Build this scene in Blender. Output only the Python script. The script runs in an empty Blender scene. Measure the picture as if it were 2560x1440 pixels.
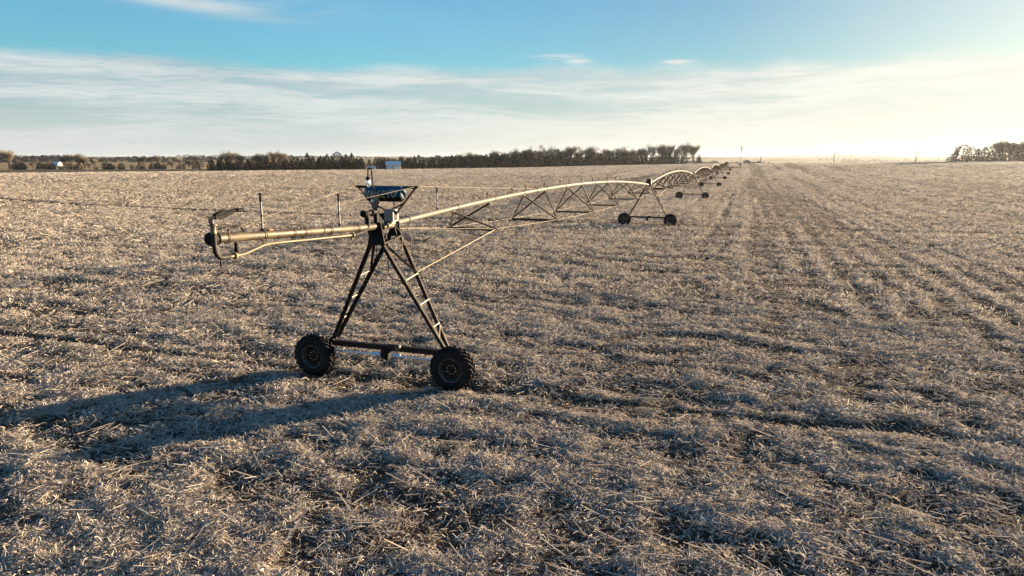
import bpy, math, random
import numpy as np
from mathutils import Vector, Matrix
R = math.radians
sc = bpy.context.scene
COL = sc.collection

# ------------------------------------------------------------------ camera
CAM_H, PITCH = 6.0, 0.1868
cd = bpy.data.cameras.new('camera'); cam = bpy.data.objects.new('camera', cd); COL.objects.link(cam)
cam.location = (0, 0, CAM_H); cam.rotation_euler = (math.pi/2 - PITCH, 0, 0)
cd.sensor_width = 36; cd.lens = 36*1712/2560; cd.clip_start = .1; cd.clip_end = 20000
sc.camera = cam

# ------------------------------------------------------------------ sun, sky, exposure
SUN_AZ, SUN_EL = R(58.5), R(6.3)          # azimuth clockwise from +Y
SUN = Vector((math.sin(SUN_AZ)*math.cos(SUN_EL), math.cos(SUN_AZ)*math.cos(SUN_EL), math.sin(SUN_EL)))
sl = bpy.data.lights.new('sun', 'SUN'); sl.energy = 5.0; sl.angle = R(.6); sl.color = (1, .755, .485)
so = bpy.data.objects.new('sun', sl); COL.objects.link(so); so.location = (60, 40, 30)
so.rotation_euler = SUN.to_track_quat('Z', 'Y').to_euler()
vs = sc.view_settings; vs.view_transform = 'Standard'; vs.look = 'None'; vs.gamma = 1; vs.exposure = 2.4; vs.use_curve_mapping = False

class NT:
    """small helper to write node trees"""
    def __init__(s, tree): s.t = tree; s.n = tree.nodes; s.l = tree.links
    def add(s, kind, **kw):
        n = s.n.new(kind)
        for k, v in kw.items():
            if k.startswith('i_'):
                s.set(n, k[2:], v)
            else: setattr(n, k, v)
        return n
    def set(s, n, key, v):
        key = int(key) if str(key).isdigit() else key.replace('_', ' ')
        if hasattr(v, 'is_output'): s.l.new(v, n.inputs[key])
        else: n.inputs[key].default_value = v
    def m(s, op, a, b=None, c=None, clamp=False):
        n = s.n.new('ShaderNodeMath'); n.operation = op; n.use_clamp = clamp
        for i, v in enumerate((a, b, c)):
            if v is None: continue
            s.set(n, str(i), v)
        return n.outputs[0]
    def mix(s, f, a, b, blend='MIX'):
        n = s.n.new('ShaderNodeMix'); n.data_type = 'RGBA'; n.blend_type = blend
        for i, v in ((0, f), (6, a), (7, b)):
            if hasattr(v, 'is_output'): s.l.new(v, n.inputs[i])
            else: n.inputs[i].default_value = v if i == 0 else tuple(v)+((1,) if len(v) == 3 else ())
        return n.outputs[2]
    def comb(s, x, y, z):
        n = s.n.new('ShaderNodeCombineXYZ')
        for i, v in enumerate((x, y, z)): s.set(n, str(i), v)
        return n.outputs[0]
    def noise(s, vec, scale, detail=4, rough=.5, dist=0):
        n = s.n.new('ShaderNodeTexNoise'); s.l.new(vec, n.inputs['Vector'])
        n.inputs['Scale'].default_value = scale; n.inputs['Detail'].default_value = detail
        n.inputs['Roughness'].default_value = rough; n.inputs['Distortion'].default_value = dist
        return n.outputs['Fac']
    def ss(s, v, a, b, lo=0., hi=1.):
        n = s.n.new('ShaderNodeMapRange'); n.interpolation_type = 'SMOOTHSTEP'
        s.set(n, '0', v); n.inputs[1].default_value = a; n.inputs[2].default_value = b
        n.inputs[3].default_value = lo; n.inputs[4].default_value = hi
        return n.outputs[0]

w = bpy.data.worlds.new('World'); sc.world = w; w.use_nodes = True
w.node_tree.nodes.clear()
T = NT(w.node_tree)
out = T.add('ShaderNodeOutputWorld'); bg = T.add('ShaderNodeBackground'); T.l.new(bg.outputs[0], out.inputs[0])
sky = T.add('ShaderNodeTexSky'); sky.sky_type = 'NISHITA'; sky.sun_disc = False
sky.sun_elevation = SUN_EL; sky.sun_rotation = SUN_AZ
sky.altitude = 300; sky.air_density = 1.0; sky.dust_density = 1.0; sky.ozone_density = 1.0
tc = T.add('ShaderNodeTexCoord'); sep = T.add('ShaderNodeSeparateXYZ'); T.l.new(tc.outputs['Generated'], sep.inputs[0])
X, Y, Z = sep.outputs
az = T.m('ARCTAN2', X, Y); el = T.m('ARCSINE', Z)
vd = T.add('ShaderNodeVectorMath', operation='DOT_PRODUCT'); T.l.new(tc.outputs['Generated'], vd.inputs[0]); vd.inputs[1].default_value = SUN
prox = T.ss(vd.outputs['Value'], .20, 1.0)                     # nearness to the sun
base = T.mix(1.0, sky.outputs[0], T.mix(prox, (.84, 1.74, 2.45), (.66, .92, 1.24)), 'MULTIPLY')
# clouds: long thin streaks of cirrus over the horizon, a few loose wisps above
warp = T.noise(T.comb(T.m('MULTIPLY', az, 2.2), T.m('MULTIPLY', el, 9), 3.), 1.6, 2)
elw = T.m('ADD', el, T.m('MULTIPLY', T.m('SUBTRACT', warp, .5), .035))
st = T.comb(T.m('MULTIPLY', az, 3.0), T.m('MULTIPLY', elw, 34), 0.7)
n1 = T.noise(st, 1.0, 6, .52, .25)
n2 = T.noise(T.comb(T.m('MULTIPLY', az, 9.), T.m('MULTIPLY', elw, 95), 5.), 1.0, 6, .6, .3)
edge = T.noise(T.comb(T.m('MULTIPLY', az, 5.), T.m('MULTIPLY', elw, 16), 9.), 1.0, 4, .55)
eltop = T.m('ADD', el, T.m('MULTIPLY', T.m('SUBTRACT', edge, .5), -.045))
band = T.ss(eltop, .131, .108)
d1 = T.m('MULTIPLY', band, T.ss(T.m('ADD', T.m('MULTIPLY', n1, .72), T.m('MULTIPLY', n2, .28)), .30, .56, .70, 1.0))
def blob(a0, e0, wa, we, amp, slope=0.):
    e = T.m('SUBTRACT', T.m('SUBTRACT', el, e0), T.m('MULTIPLY', T.m('SUBTRACT', az, a0), slope))
    q = T.m('ADD', T.m('POWER', T.m('DIVIDE', T.m('SUBTRACT', az, a0), wa), 2), T.m('POWER', T.m('DIVIDE', e, we), 2))
    return T.m('MULTIPLY', T.m('EXPONENT', T.m('MULTIPLY', q, -1)), amp)
wf = T.ss(n2, .30, .66)
wisps = T.m('MULTIPLY', blob(-.450, .194, .125, .0095, .75, -.11), T.ss(n1, .2, .5, .55, 1))
wisps = T.m('ADD', wisps, T.m('MULTIPLY', blob(-.42, .200, .25, .016, .30, -.06), wf))
for a0, e0, wa, we, amp in ((.060, .139, .030, .0030, 1.2), (.093, .1325, .017, .0028, .9), (.226, .1290, .018, .0024, 1.1)):
    wisps = T.m('ADD', wisps, T.m('MULTIPLY', blob(a0, e0, wa, we, amp), T.ss(n2, .30, .52)))
n3 = T.noise(T.comb(T.m('MULTIPLY', az, 26.), T.m('MULTIPLY', elw, 300), 2.), 1.0, 5, .65, .4)
d1 = T.m('MULTIPLY', d1, T.ss(n3, .25, .62, .72, 1.06))
d = T.m('ADD', d1, wisps, clamp=True)
shade = T.ss(T.m('ADD', T.m('MULTIPLY', n1, .55), T.m('ADD', T.m('MULTIPLY', n2, .30), T.m('MULTIPLY', n3, .15))), .40, .61)
cl_far = T.mix(shade, (3.7, 4.5, 4.9), (6.1, 6.4, 6.3)); cl_near = T.mix(shade, (6.3, 6.4, 6.1), (7.9, 7.8, 7.1))
cloud = T.mix(prox, cl_far, cl_near)
skyc = T.mix(T.m('MULTIPLY', d, .94), base, cloud)
# pale band of thick air low over the horizon
low = T.ss(el, .075, .0, 0., .85)
lowc = T.mix(prox, (6.0, 6.2, 6.1), (7.9, 7.6, 6.4))
skyc = T.mix(low, skyc, lowc)
glow = T.ss(vd.outputs['Value'], .72, 1.0, 0., .34)
skyc = T.mix(glow, skyc, (8.0, 7.9, 7.0))
skyc = T.mix(T.ss(el, .26, .7), skyc, T.mix(1.0, skyc, (.68, .95, 1.16), 'MULTIPLY'))
skyc = T.mix(1.0, skyc, (.465, .465, .465), 'MULTIPLY')
T.l.new(skyc, bg.inputs[0]); bg.inputs[1].default_value = .05

# ------------------------------------------------------------------ helpers
def tag(o, label=None, cat=None, group=None, kind=None):
    for k, v in (('label', label), ('category', cat), ('group', group), ('kind', kind)):
        if v: o[k] = v
    return o
def empty(name, loc=(0, 0, 0), parent=None):
    o = bpy.data.objects.new(name, None); o.location = loc; COL.objects.link(o)
    o.empty_display_size = .3
    if parent: o.parent = parent
    return o
class MB:
    """collects tubes, boxes and lathes into one mesh"""
    def __init__(s): s.v = []; s.f = []; s.mi = []; s.sm = []
    def _add(s, vs, fs, mi=0, smooth=True):
        b = len(s.v); s.v += [tuple(v) for v in vs]
        for f in fs: s.f.append([i+b for i in f]); s.mi.append(mi); s.sm.append(smooth)
    def tube(s, pts, r, n=8, mi=0, caps=True):
        pts = [Vector(p) for p in pts]; k = len(pts); vs = []; fs = []
        rr = r if isinstance(r, (list, tuple)) else [r]*k
        t0 = (pts[1]-pts[0]).normalized()
        up = Vector((0, 0, 1)) if abs(t0.z) < .9 else Vector((1, 0, 0))
        a = t0.cross(up).normalized()
        for i in range(k):
            t = (pts[min(i+1, k-1)]-pts[max(i-1, 0)]).normalized()
            a = (a - t*a.dot(t)).normalized(); b = t.cross(a)
            for j in range(n):
                q = 2*math.pi*j/n
                vs.append(pts[i]+(a*math.cos(q)+b*math.sin(q))*rr[i])
        for i in range(k-1):
            for j in range(n):
                fs.append((i*n+j, i*n+(j+1) % n, (i+1)*n+(j+1) % n, (i+1)*n+j))
        s._add(vs, fs, mi, True)
        if caps:
            s._add(vs[:n], [tuple(range(n))[::-1]], mi, False); s._add(vs[-n:], [tuple(range(n))], mi, False)
        return s
    def box(s, c, size, ax=None, mi=0, taper=1.):
        c = Vector(c); ax = ax or (Vector((1, 0, 0)), Vector((0, 1, 0)), Vector((0, 0, 1)))
        vs = []
        for k in (-1, 1):
            for i, j in ((-1, -1), (1, -1), (1, 1), (-1, 1)):
                tp = taper if k > 0 else 1
                vs.append(c+ax[0]*i*size[0]/2*tp+ax[1]*j*size[1]/2*tp+ax[2]*k*size[2]/2)
        s._add(vs, [(3, 2, 1, 0), (4, 5, 6, 7), (0, 1, 5, 4), (1, 2, 6, 5), (2, 3, 7, 6), (3, 0, 4, 7)], mi, False)
        return s
    def bar(s, a, b, w, h=None, mi=0, up=(0, 0, 1)):
        a, b = Vector(a), Vector(b); h = h or w
        d = (b-a); L = d.length; d.normalize(); up = Vector(up)
        if abs(d.dot(up)) > .98: up = Vector((1, 0, 0))
        x = d.cross(up).normalized(); y = x.cross(d)
        return s.box((a+b)/2, (w, h, L), (x, y, d), mi)
    def angle(s, a, b, w, th=.008, up=(0, 0, 1), mi=0):
        """an L-section steel bar"""
        a, b = Vector(a), Vector(b); d = (b-a).normalized(); up = Vector(up)
        if abs(d.dot(up)) > .98: up = Vector((1, 0, 0))
        x = d.cross(up).normalized(); y = x.cross(d)
        s.bar(a, b, w, th, mi, up)
        o = x*(w/2-th/2)-y*(w/2+th/2)
        return s.bar(a+o, b+o, th, w, mi, up)
    def lathe(s, prof, o, axis, n=32, mi=0, smooth=True):
        o = Vector(o); axis = Vector(axis).normalized()
        a = axis.cross(Vector((0, 0, 1)) if abs(axis.z) < .9 else Vector((1, 0, 0))).normalized(); b = axis.cross(a)
        vs = []; fs = []
        for (x, r) in prof:
            for j in range(n):
                q = 2*math.pi*j/n; vs.append(o+axis*x+(a*math.cos(q)+b*math.sin(q))*r)
        for i in range(len(prof)-1):
            for j in range(n): fs.append((i*n+j, i*n+(j+1) % n, (i+1)*n+(j+1) % n, (i+1)*n+j))
        s._add(vs, fs, mi, smooth); return s
    def prism(s, poly, o, u, v, d, mi=0):
        """extrude a 2-D polygon in the plane (u,v) by the vector d"""
        o, u, v, d = Vector(o), Vector(u), Vector(v), Vector(d); n = len(poly)
        vs = [o+u*x+v*y for x, y in poly]+[o+u*x+v*y+d for x, y in poly]
        s._add(vs, [tuple(range(n))[::-1], tuple(range(n, 2*n))]+[(i, (i+1) % n, n+(i+1) % n, n+i) for i in range(n)], mi, False)
        return s
    def mesh(s, name, mats):
        me = bpy.data.meshes.new(name); me.from_pydata(s.v, [], s.f)
        for m in (mats if isinstance(mats, (list, tuple)) else [mats]): me.materials.append(m)
        me.polygons.foreach_set('material_index', s.mi); me.polygons.foreach_set('use_smooth', s.sm); me.update()
        return me
    def build(s, name, mats, parent=None, loc=(0, 0, 0)):
        o = bpy.data.objects.new(name, s.mesh(name, mats)); COL.objects.link(o); o.location = loc
        if parent: o.parent = parent
        return o
def copy_tree(o, parent=None):
    c = o.copy(); COL.objects.link(c)
    if parent: c.parent = parent
    for ch in [k for k in ALLKIDS(o)]: copy_tree(ch, c)
    return c
def ALLKIDS(o): return list(o.children)

def nmesh(name, verts, quads, mats, smooth=False, tris=None):
    """fast mesh from numpy arrays"""
    me = bpy.data.meshes.new(name)
    faces = quads; k = faces.shape[1]
    me.vertices.add(len(verts)); me.vertices.foreach_set('co', verts.astype(np.float32).ravel())
    me.loops.add(faces.size); me.loops.foreach_set('vertex_index', faces.astype(np.int32).ravel())
    me.polygons.add(len(faces)); me.polygons.foreach_set('loop_start', np.arange(0, faces.size, k, dtype=np.int32))
    try: me.polygons.foreach_set('loop_total', np.full(len(faces), k, dtype=np.int32))
    except Exception: pass
    for m in mats: me.materials.append(m)
    me.polygons.foreach_set('use_smooth', np.full(len(faces), smooth))
    me.update(calc_edges=True)
    o = bpy.data.objects.new(name, me); COL.objects.link(o)
    return o

# ------------------------------------------------------------------ materials
def pmat(name, col, rough=.6, metal=0., var=.25, scale=6., spots=None, bump=0., spec=.5, col2=None, thr=(.45, .62)):
    """painted / weathered surface: base colour broken up by two noises, optional rust or dirt patches"""
    m = bpy.data.materials.new(name); m.use_nodes = True; t = NT(m.node_tree)
    b = t.n['Principled BSDF']; tcn = t.add('ShaderNodeTexCoord'); o = tcn.outputs['Object']
    n = t.noise(o, scale, 5, .6)
    dark = tuple(c*(1-var) for c in col); lite = tuple(min(1, c*(1+var)) for c in col)
    c = t.mix(t.ss(n, .3, .7), dark, lite)
    if spots:
        n2 = t.noise(o, scale*1.7+.3, 6, .65, .5)
        c = t.mix(t.ss(n2, *thr), c, spots)
    t.l.new(c, b.inputs['Base Color'])
    b.inputs['Roughness'].default_value = rough; b.inputs['Metallic'].default_value = metal
    b.inputs['Specular IOR Level'].default_value = spec
    t.l.new(t.ss(n, .2, .8, max(.05, rough-.12), min(1, rough+.12)), b.inputs['Roughness'])
    if bump:
        bn = t.add('ShaderNodeBump'); bn.inputs['Strength'].default_value = bump; bn.inputs['Distance'].default_value = .02
        t.l.new(t.noise(o, scale*5, 4), bn.inputs['Height']); t.l.new(bn.outputs[0], b.inputs['Normal'])
    return m
M = {}
M['galv'] = pmat('galvanised_pipe', (.092, .085, .070), .7, .15, .18, 1.6, (.30, .21, .13), .05, thr=(.60, .74))
M['galv_dirty'] = pmat('stained_pipe', (.062, .047, .025), .62, .2, .3, 1.3, (.028, .016, .007), .08, thr=(.42, .60))
M['brass'] = pmat('yellowed_pipe', (.085, .070, .042), .6, .3, .2, 3., (.24, .16, .07), .05, thr=(.55, .7))
M['steel'] = pmat('dark_steel', (.016, .014, .015), .75, .1, .3, 3., (.03, .02, .013), .05, .25)
M['steel_brown'] = pmat('rusted_steel', (.014, .0095, .0075), .75, .1, .3, 4., (.025, .014, .009), .05, .25)
M['rung'] = pmat('pale_steel', (.22, .19, .14), .5, .4, .2, 6.)
M['cable'] = pmat('stay_cable', (.15, .125, .09), .7, .1, .15, 4.)
M['rubber'] = pmat('tyre_rubber', (.0075, .0075, .0085), .8, 0, .35, 5., (.018, .015, .012), .15, .2, thr=(.55, .75))
M['rim'] = pmat('rim_paint', (.05, .06, .056), .55, .3, .3, 8., (.06, .035, .02))
M['disc'] = pmat('wheel_disc_rust', (.016, .010, .007), .8, .1, .35, 9., (.03, .016, .009), 0, .2)
M['bolt'] = pmat('bolt_zinc', (.55, .55, .52), .35, .8, .1, 20.)
M['blue'] = pmat('blue_tank_paint', (.004, .045, .095), .6, 0, .25, 4., (.006, .012, .02), .03, .2, thr=(.58, .75))
M['drum_shade'] = pmat('painted_drum_shade', (.004, .005, .006), .7, 0, .3, 5., (.012, .009, .006), spec=.15)  # underside shade of the sign drum, put into the colour
M['ltr'] = pmat('faded_yellow_paint', (.30, .28, .17), .6, 0, .3, 18., (.14, .13, .09), thr=(.55, .7))
M['boxpaint'] = pmat('control_box_paint', (.20, .19, .18), .55, 0, .08, 7., (.34, .19, .08), thr=(.60, .70))
M['white'] = pmat('plastic_white', (.62, .68, .72), .45, 0, .1, 8.)
M['shaft'] = pmat('drive_shaft_metal', (.55, .60, .64), .35, .6, .1, 8.)
M['gunmetal'] = pmat('gun_casting', (.045, .055, .065), .65, .1, .25, 9.)
M['jet'] = pmat('black_casting', (.003, .003, .0035), .75, 0, .3, 9., spec=.12)
M['riser_pipe'] = pmat('dull_riser_pipe', (.012, .010, .008), .7, .0, .3, 9., spec=.3)
M['black'] = pmat('black_iron', (.0055, .0055, .0062), .72, .05, .3, 8., (.012, .009, .007), 0, .18)
M['pump'] = pmat('pump_casting', (.20, .18, .13), .55, .3, .25, 9., (.12, .07, .04))
M['riser'] = pmat('galvanised_riser', (.15, .15, .15), .55, .3, .12, 8.)
M['orange'] = pmat('bare_rust', (.33, .14, .05), .8, 0, .25, 14.)
gm = bpy.data.materials.new('lamp_glass'); gm.use_nodes = True
g = gm.node_tree.nodes['Principled BSDF']; g.inputs['Base Color'].default_value = (.7, .85, .95, 1); g.inputs['Transmission Weight'].default_value = .85; g.inputs['Roughness'].default_value = .08
M['glass'] = gm

# ------------------------------------------------------------------ terrain
def h2(ix, iy, seed):
    n = (ix.astype(np.int64)*374761393 + iy.astype(np.int64)*668265263 + seed*974711) & 0x7fffffff
    n = ((n ^ (n >> 13))*1274126177) & 0x7fffffff
    n = (n ^ (n >> 16)) & 0xffff
    return n/65535.
def vn(x, y, seed=0):
    ix = np.floor(x); iy = np.floor(y); fx = x-ix; fy = y-iy; ix = ix.astype(np.int64); iy = iy.astype(np.int64)
    fx = fx*fx*fx*(fx*(fx*6-15)+10); fy = fy*fy*fy*(fy*(fy*6-15)+10)
    a = h2(ix, iy, seed); b = h2(ix+1, iy, seed); c = h2(ix, iy+1, seed); d_ = h2(ix+1, iy+1, seed)
    return (a*(1-fx)+b*fx)*(1-fy)+(c*(1-fx)+d_*fx)*fy
def fbm(x, y, seed, octv=4, gain=.5):
    s_ = 0; a = 1; tot = 0
    for k in range(octv):
        s_ = s_+a*vn(x*2**k+17.3*k, y*2**k-9.1*k, seed+k); tot += a; a *= gain
    return s_/tot
def sstep(x, a, b):
    t = np.clip((x-a)/(b-a), 0, 1); return t*t*(3-2*t)
def macro(x, y):
    r = np.hypot(x, y); u = np.where(y > 1, x/np.maximum(y, 1), np.sign(x)*3.)
    u = np.clip(u, -1.2, 1.2)
    zf = np.interp(u, [-1.2, -.75, -.4, -.16, 0, .12, .27, .47, .65, .78, 1.2], [-2.3, -2, -1.2, -.6, .2, 1.3, 2.2, 3.1, 4.0, 4.7, 5.5])
    dip = -.9*np.exp(-((r-175)/95.)**2)*sstep(r, 15, 90)
    z = dip + zf*sstep(r, 300, 510)
    # beyond the crest the land falls into a wide valley, then rises to far hills
    vall = -13*sstep(u, .05, .40)-1.0
    z = z*(1-sstep(r, 560, 1000)) + vall*sstep(r, 560, 1000)*(1-sstep(r, 2600, 4600))
    hill = (11+8*fbm(u*5+3, r*0+1.5, 91, 3))*sstep(r, 2400, 5200)
    roll = (fbm(x/420., y/420., 55, 3)-.5)*9*sstep(r, 800, 1600)
    return z+hill*1.15+roll
EX, EY = math.sin(R(114)), math.cos(R(114))       # direction of the straw ridges
def ridge(x, y):
    """0..1: 1 on the matted straw ridges, 0 in the bare hollows"""
    a = x*EX+y*EY; b = x*(-EY)+y*EX
    wob = (vn(x*.23, y*.23, 5)-.5)*2.2
    n = .62*fbm(a*.30, (b+wob)*1.05, 11, 3, .55)+.38*fbm(a*.95, b*2.1, 23, 3, .55)
    return np.clip((n-.27)/.46, 0, 1)
TOW0 = (-3.59, 18.17)
def micro(x, y):
    r = np.hypot(x, y); k = 1-sstep(r, 90, 320)
    z = (ridge(x, y)-.5)*.062*(1-.65*sstep(x-.2*y, 1, 10)) + (fbm(x*2.5, y*2.5, 41, 3)-.5)*.06
    return z*k + (fbm(x*.16, y*.16, 71, 3)-.5)*.12*sstep(r, 8, 30)*(1-sstep(r, 300, 700))*sstep(np.hypot(x-TOW0[0], y-TOW0[1]), 2.5, 7)
TR = 4.15/2
PHI = .327
DX, DY = math.sin(PHI), math.cos(PHI)             # along the pipe, away from the camera
TOW = [(-3.59, 18.17, 0.), (12.66, 64.27, -.58), (30.38, 116.45, -.82), (49.33, 172.39, -.89), (65.87, 221.86, -.72), (82.09, 270.44, -.5), (100.3, 326.5, -.55)]
PIV = (116.6, 377.5, -.1)
def tracks(x, y):
    """depth of the wheel ruts: circles round the pivot point, one per tower"""
    d_ = np.hypot(x-PIV[0], y-PIV[1]); o = 0
    for (tx, ty, tz) in TOW[:5]:
        r0 = math.hypot(tx-PIV[0], ty-PIV[1])
        wob = (vn(x*.35, y*.35, 77)-.5)*.16
        o = o+np.exp(-((d_-r0+wob)/.20)**2)
    return np.clip(o, 0, 1)
def drift(x, y):
    """paler strips of straw left along the rows on the right of the field, -.3..+.3"""
    a = x*DX+y*DY; b = x*DY-y*DX
    lines = 0
    for bk, am in ((1.5, -.8), (3.6, -.6), (9.0, .5), (11., .6), (15.5, -.7), (19., .5), (25., -.7), (27.2, -.7), (33, .5), (41, -.6), (50, .5), (62, -.6)):
        lines = lines+am*np.exp(-((b-bk-(vn(a*.05, b*0+bk, 8)-.5)*1.6)/(.30+.006*np.abs(a)))**2)*(.5+vn(a*.12, b*0+bk, 9))
    lines = lines*sstep(a, 12, 26)*.6
    rows = np.cos(2*np.pi*(b+(vn(a*.04, b*.1, 19)-.5)*.8)/1.52)*.34*sstep(b+.15*a, 3, 14)*sstep(a, 10, 25)*(1-sstep(a, 120, 260))
    return lines+rows+(fbm(b*.34+40, a*.010, 301, 3)-.5)*2.6*sstep(b+.25*a, 2, 26)*sstep(np.hypot(x, y), 14, 30)+(fbm(b*.10, a*.03, 333, 2)-.5)*.35
def clump(x, y):
    """small mats of residue, under a metre across"""
    return fbm(x*1.5+9, y*1.5, 411, 3, .6)
def ground_z(x, y):
    r = np.hypot(x, y)
    return macro(x, y)+micro(x, y)-tracks(x, y)*.05+(clump(x, y)-.5)*.052*(1-sstep(r, 60, 150))

ang = np.concatenate([np.arange(-R(56), R(56), .0024), np.linspace(R(56), R(304), 46)[:-1]])
rad = [4.0]
while rad[-1] < 9000: rad.append(rad[-1]*(1.0075 if rad[-1] < 330 else 1.013))
rad = np.array(rad); na, nr = len(ang), len(rad)
A, RR = np.meshgrid(ang, rad); gx = RR*np.sin(A); gy = RR*np.cos(A)
gz = ground_z(gx, gy)
V = np.stack([gx.ravel(), gy.ravel(), gz.ravel()], 1)
i = np.arange(nr-1)[:, None]*na; j = np.arange(na)[None, :]; j2 = (j+1) % na
Q = np.stack([i+j, i+na+j, i+na+j2, i+j2], 2).reshape(-1, 4)[:, ::-1]
cen = len(V); V = np.vstack([V, [[0, 0, 0]]])

# field material: dark damp soil, matted chaff and straw, pale drifts where the combine left more
fm = bpy.data.materials.new('stubble_field'); fm.use_nodes = True; t = NT(fm.node_tree); b = t.n['Principled BSDF']
geo = t.add('ShaderNodeNewGeometry'); P = geo.outputs['Position']
mp = t.add('ShaderNodeMapping'); t.l.new(P, mp.inputs[0]); mp.inputs['Rotation'].default_value = (0, 0, R(24)); mp.inputs['Scale'].default_value = (.45, 1, 1)
fine = t.noise(mp.outputs[0], 11., 6, .65)
mid = t.noise(mp.outputs[0], 1.7, 5, .6)
big = t.noise(P, .05, 4, .55)
at = t.add('ShaderNodeAttribute', attribute_name='straw')
mat_f = t.m('ADD', t.m('ADD', t.m('MULTIPLY', fine, .9), t.m('MULTIPLY', mid, .5)), t.m('MULTIPLY', at.outputs['Fac'], .55))
soil = t.mix(t.ss(t.noise(P, 3., 5), .3, .7), (.036, .026, .020), (.085, .056, .034))
chaff = t.mix(t.ss(big, .35, .65), (.29, .24, .185), (.41, .345, .27))
fc = t.mix(t.ss(mat_f, .94, 1.24), soil, chaff)
fl = t.noise(mp.outputs[0], 34., 3, .6)
fc = t.mix(t.ss(fl, .56, .70, 0, .6), fc, (.50, .42, .33))
t.l.new(fc, b.inputs['Base Color']); b.inputs['Roughness'].default_value = .95; b.inputs['Specular IOR Level'].default_value = .1
bn = t.add('ShaderNodeBump'); bn.inputs['Strength'].default_value = .9; bn.inputs['Distance'].default_value = .06
t.l.new(t.m('ADD', fine, t.m('MULTIPLY', fl, .5)), bn.inputs['Height']); t.l.new(bn.outputs[0], b.inputs['Normal'])

lm = bpy.data.materials.new('far_farmland'); lm.use_nodes = True; t = NT(lm.node_tree); b = t.n['Principled BSDF']
P = t.add('ShaderNodeNewGeometry').outputs['Position']
vo = t.add('ShaderNodeTexVoronoi'); t.l.new(P, vo.inputs['Vector']); vo.inputs['Scale'].default_value = 1/420.; vo.distance = 'CHEBYCHEV'
rp = t.add('ShaderNodeValToRGB'); t.l.new(vo.outputs['Color'], rp.inputs[0])
rp.color_ramp.interpolation = 'CONSTANT'; e = rp.color_ramp.elements
e[0].color = (.34, .25, .15, 1); e[1].position = .3; e[1].color = (.16, .14, .08, 1)
for p_, c_ in ((.45, (.40, .31, .19, 1)), (.62, (.21, .17, .10, 1)), (.78, (.30, .22, .14, 1))):
    q = e.new(p_); q.color = c_
c = t.mix(t.ss(t.noise(P, .02, 5), .35, .65, 0, .5), rp.outputs[0], (.13, .10, .06))
t.l.new(c, b.inputs['Base Color']); b.inputs['Roughness'].default_value = 1; b.inputs['Specular IOR Level'].default_value = 0
M['grass'] = pmat('dry_grass', (.42, .29, .12), .95, 0, .3, .4, spec=.1)
M['plough'] = pmat('dark_soil', (.10, .075, .05), .95, 0, .3, .3, spec=.1)

field = nmesh('field', V, Q, [fm, lm, M['grass'], M['plough']], True)
cr = (rad[:-1]+rad[1:])/2; CA, CR = np.meshgrid(np.append((ang[:-1]+ang[1:])/2, ang[-1]), cr)
cx, cy = CR*np.sin(CA), CR*np.cos(CA); cu = np.where(cy > 1, cx/np.maximum(cy, 1), 9*np.sign(cx))
edge_r = np.interp(cu, [-1.2, -.75, -.45, -.2, .0, .3, .6, 1.], [310, 330, 350, 400, 450, 560, 620, 650])+(vn(cx*.05, cy*.05, 3)-.5)*6
mi = np.zeros(CR.shape, int)
left = cu < -.08
mi[(cy/np.maximum(CR, 1)*CR > 0) & left & (cy > edge_r)] = 2
mi[left & (cy > edge_r) & (cy < edge_r+5)] = 3
mi[left & (cy > edge_r+62) & (cy < edge_r+150)] = 3
mi[(CR > 640) | ((cy < -300))] = 1
field.data.polygons.foreach_set('material_index', mi.ravel().astype(np.int32))
sa = field.data.attributes.new('straw', 'FLOAT', 'POINT')
sv = ridge(V[:, 0], V[:, 1])+drift(V[:, 0], V[:, 1])+.7*sstep(np.hypot(V[:, 0], V[:, 1]), 150, 360)+(clump(V[:, 0], V[:, 1])-.5)*1.2-tracks(V[:, 0], V[:, 1])*.6
sa.data.foreach_set('value', sv.astype(np.float32))
tag(field, kind='structure')
import bmesh
cap = MB(); ring = [tuple(V[k]) for k in range(na)]
cap._add(ring+[(0, 0, float(ground_z(np.array([0.]), np.array([0.]))[0]))], [(k, (k+1) % na, na) for k in range(na)][::1], 0, True)
bmm = bmesh.new(); bmm.from_mesh(field.data)   # close the small hole under the camera within the same sheet
bmm.verts.ensure_lookup_table()
for k in range(na): bmm.faces.new((bmm.verts[(k+1) % na], bmm.verts[k], bmm.verts[cen])) if False else bmm.faces.new((bmm.verts[k], bmm.verts[cen], bmm.verts[(k+1) % na]))
bmm.to_mesh(field.data); bmm.free()

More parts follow.
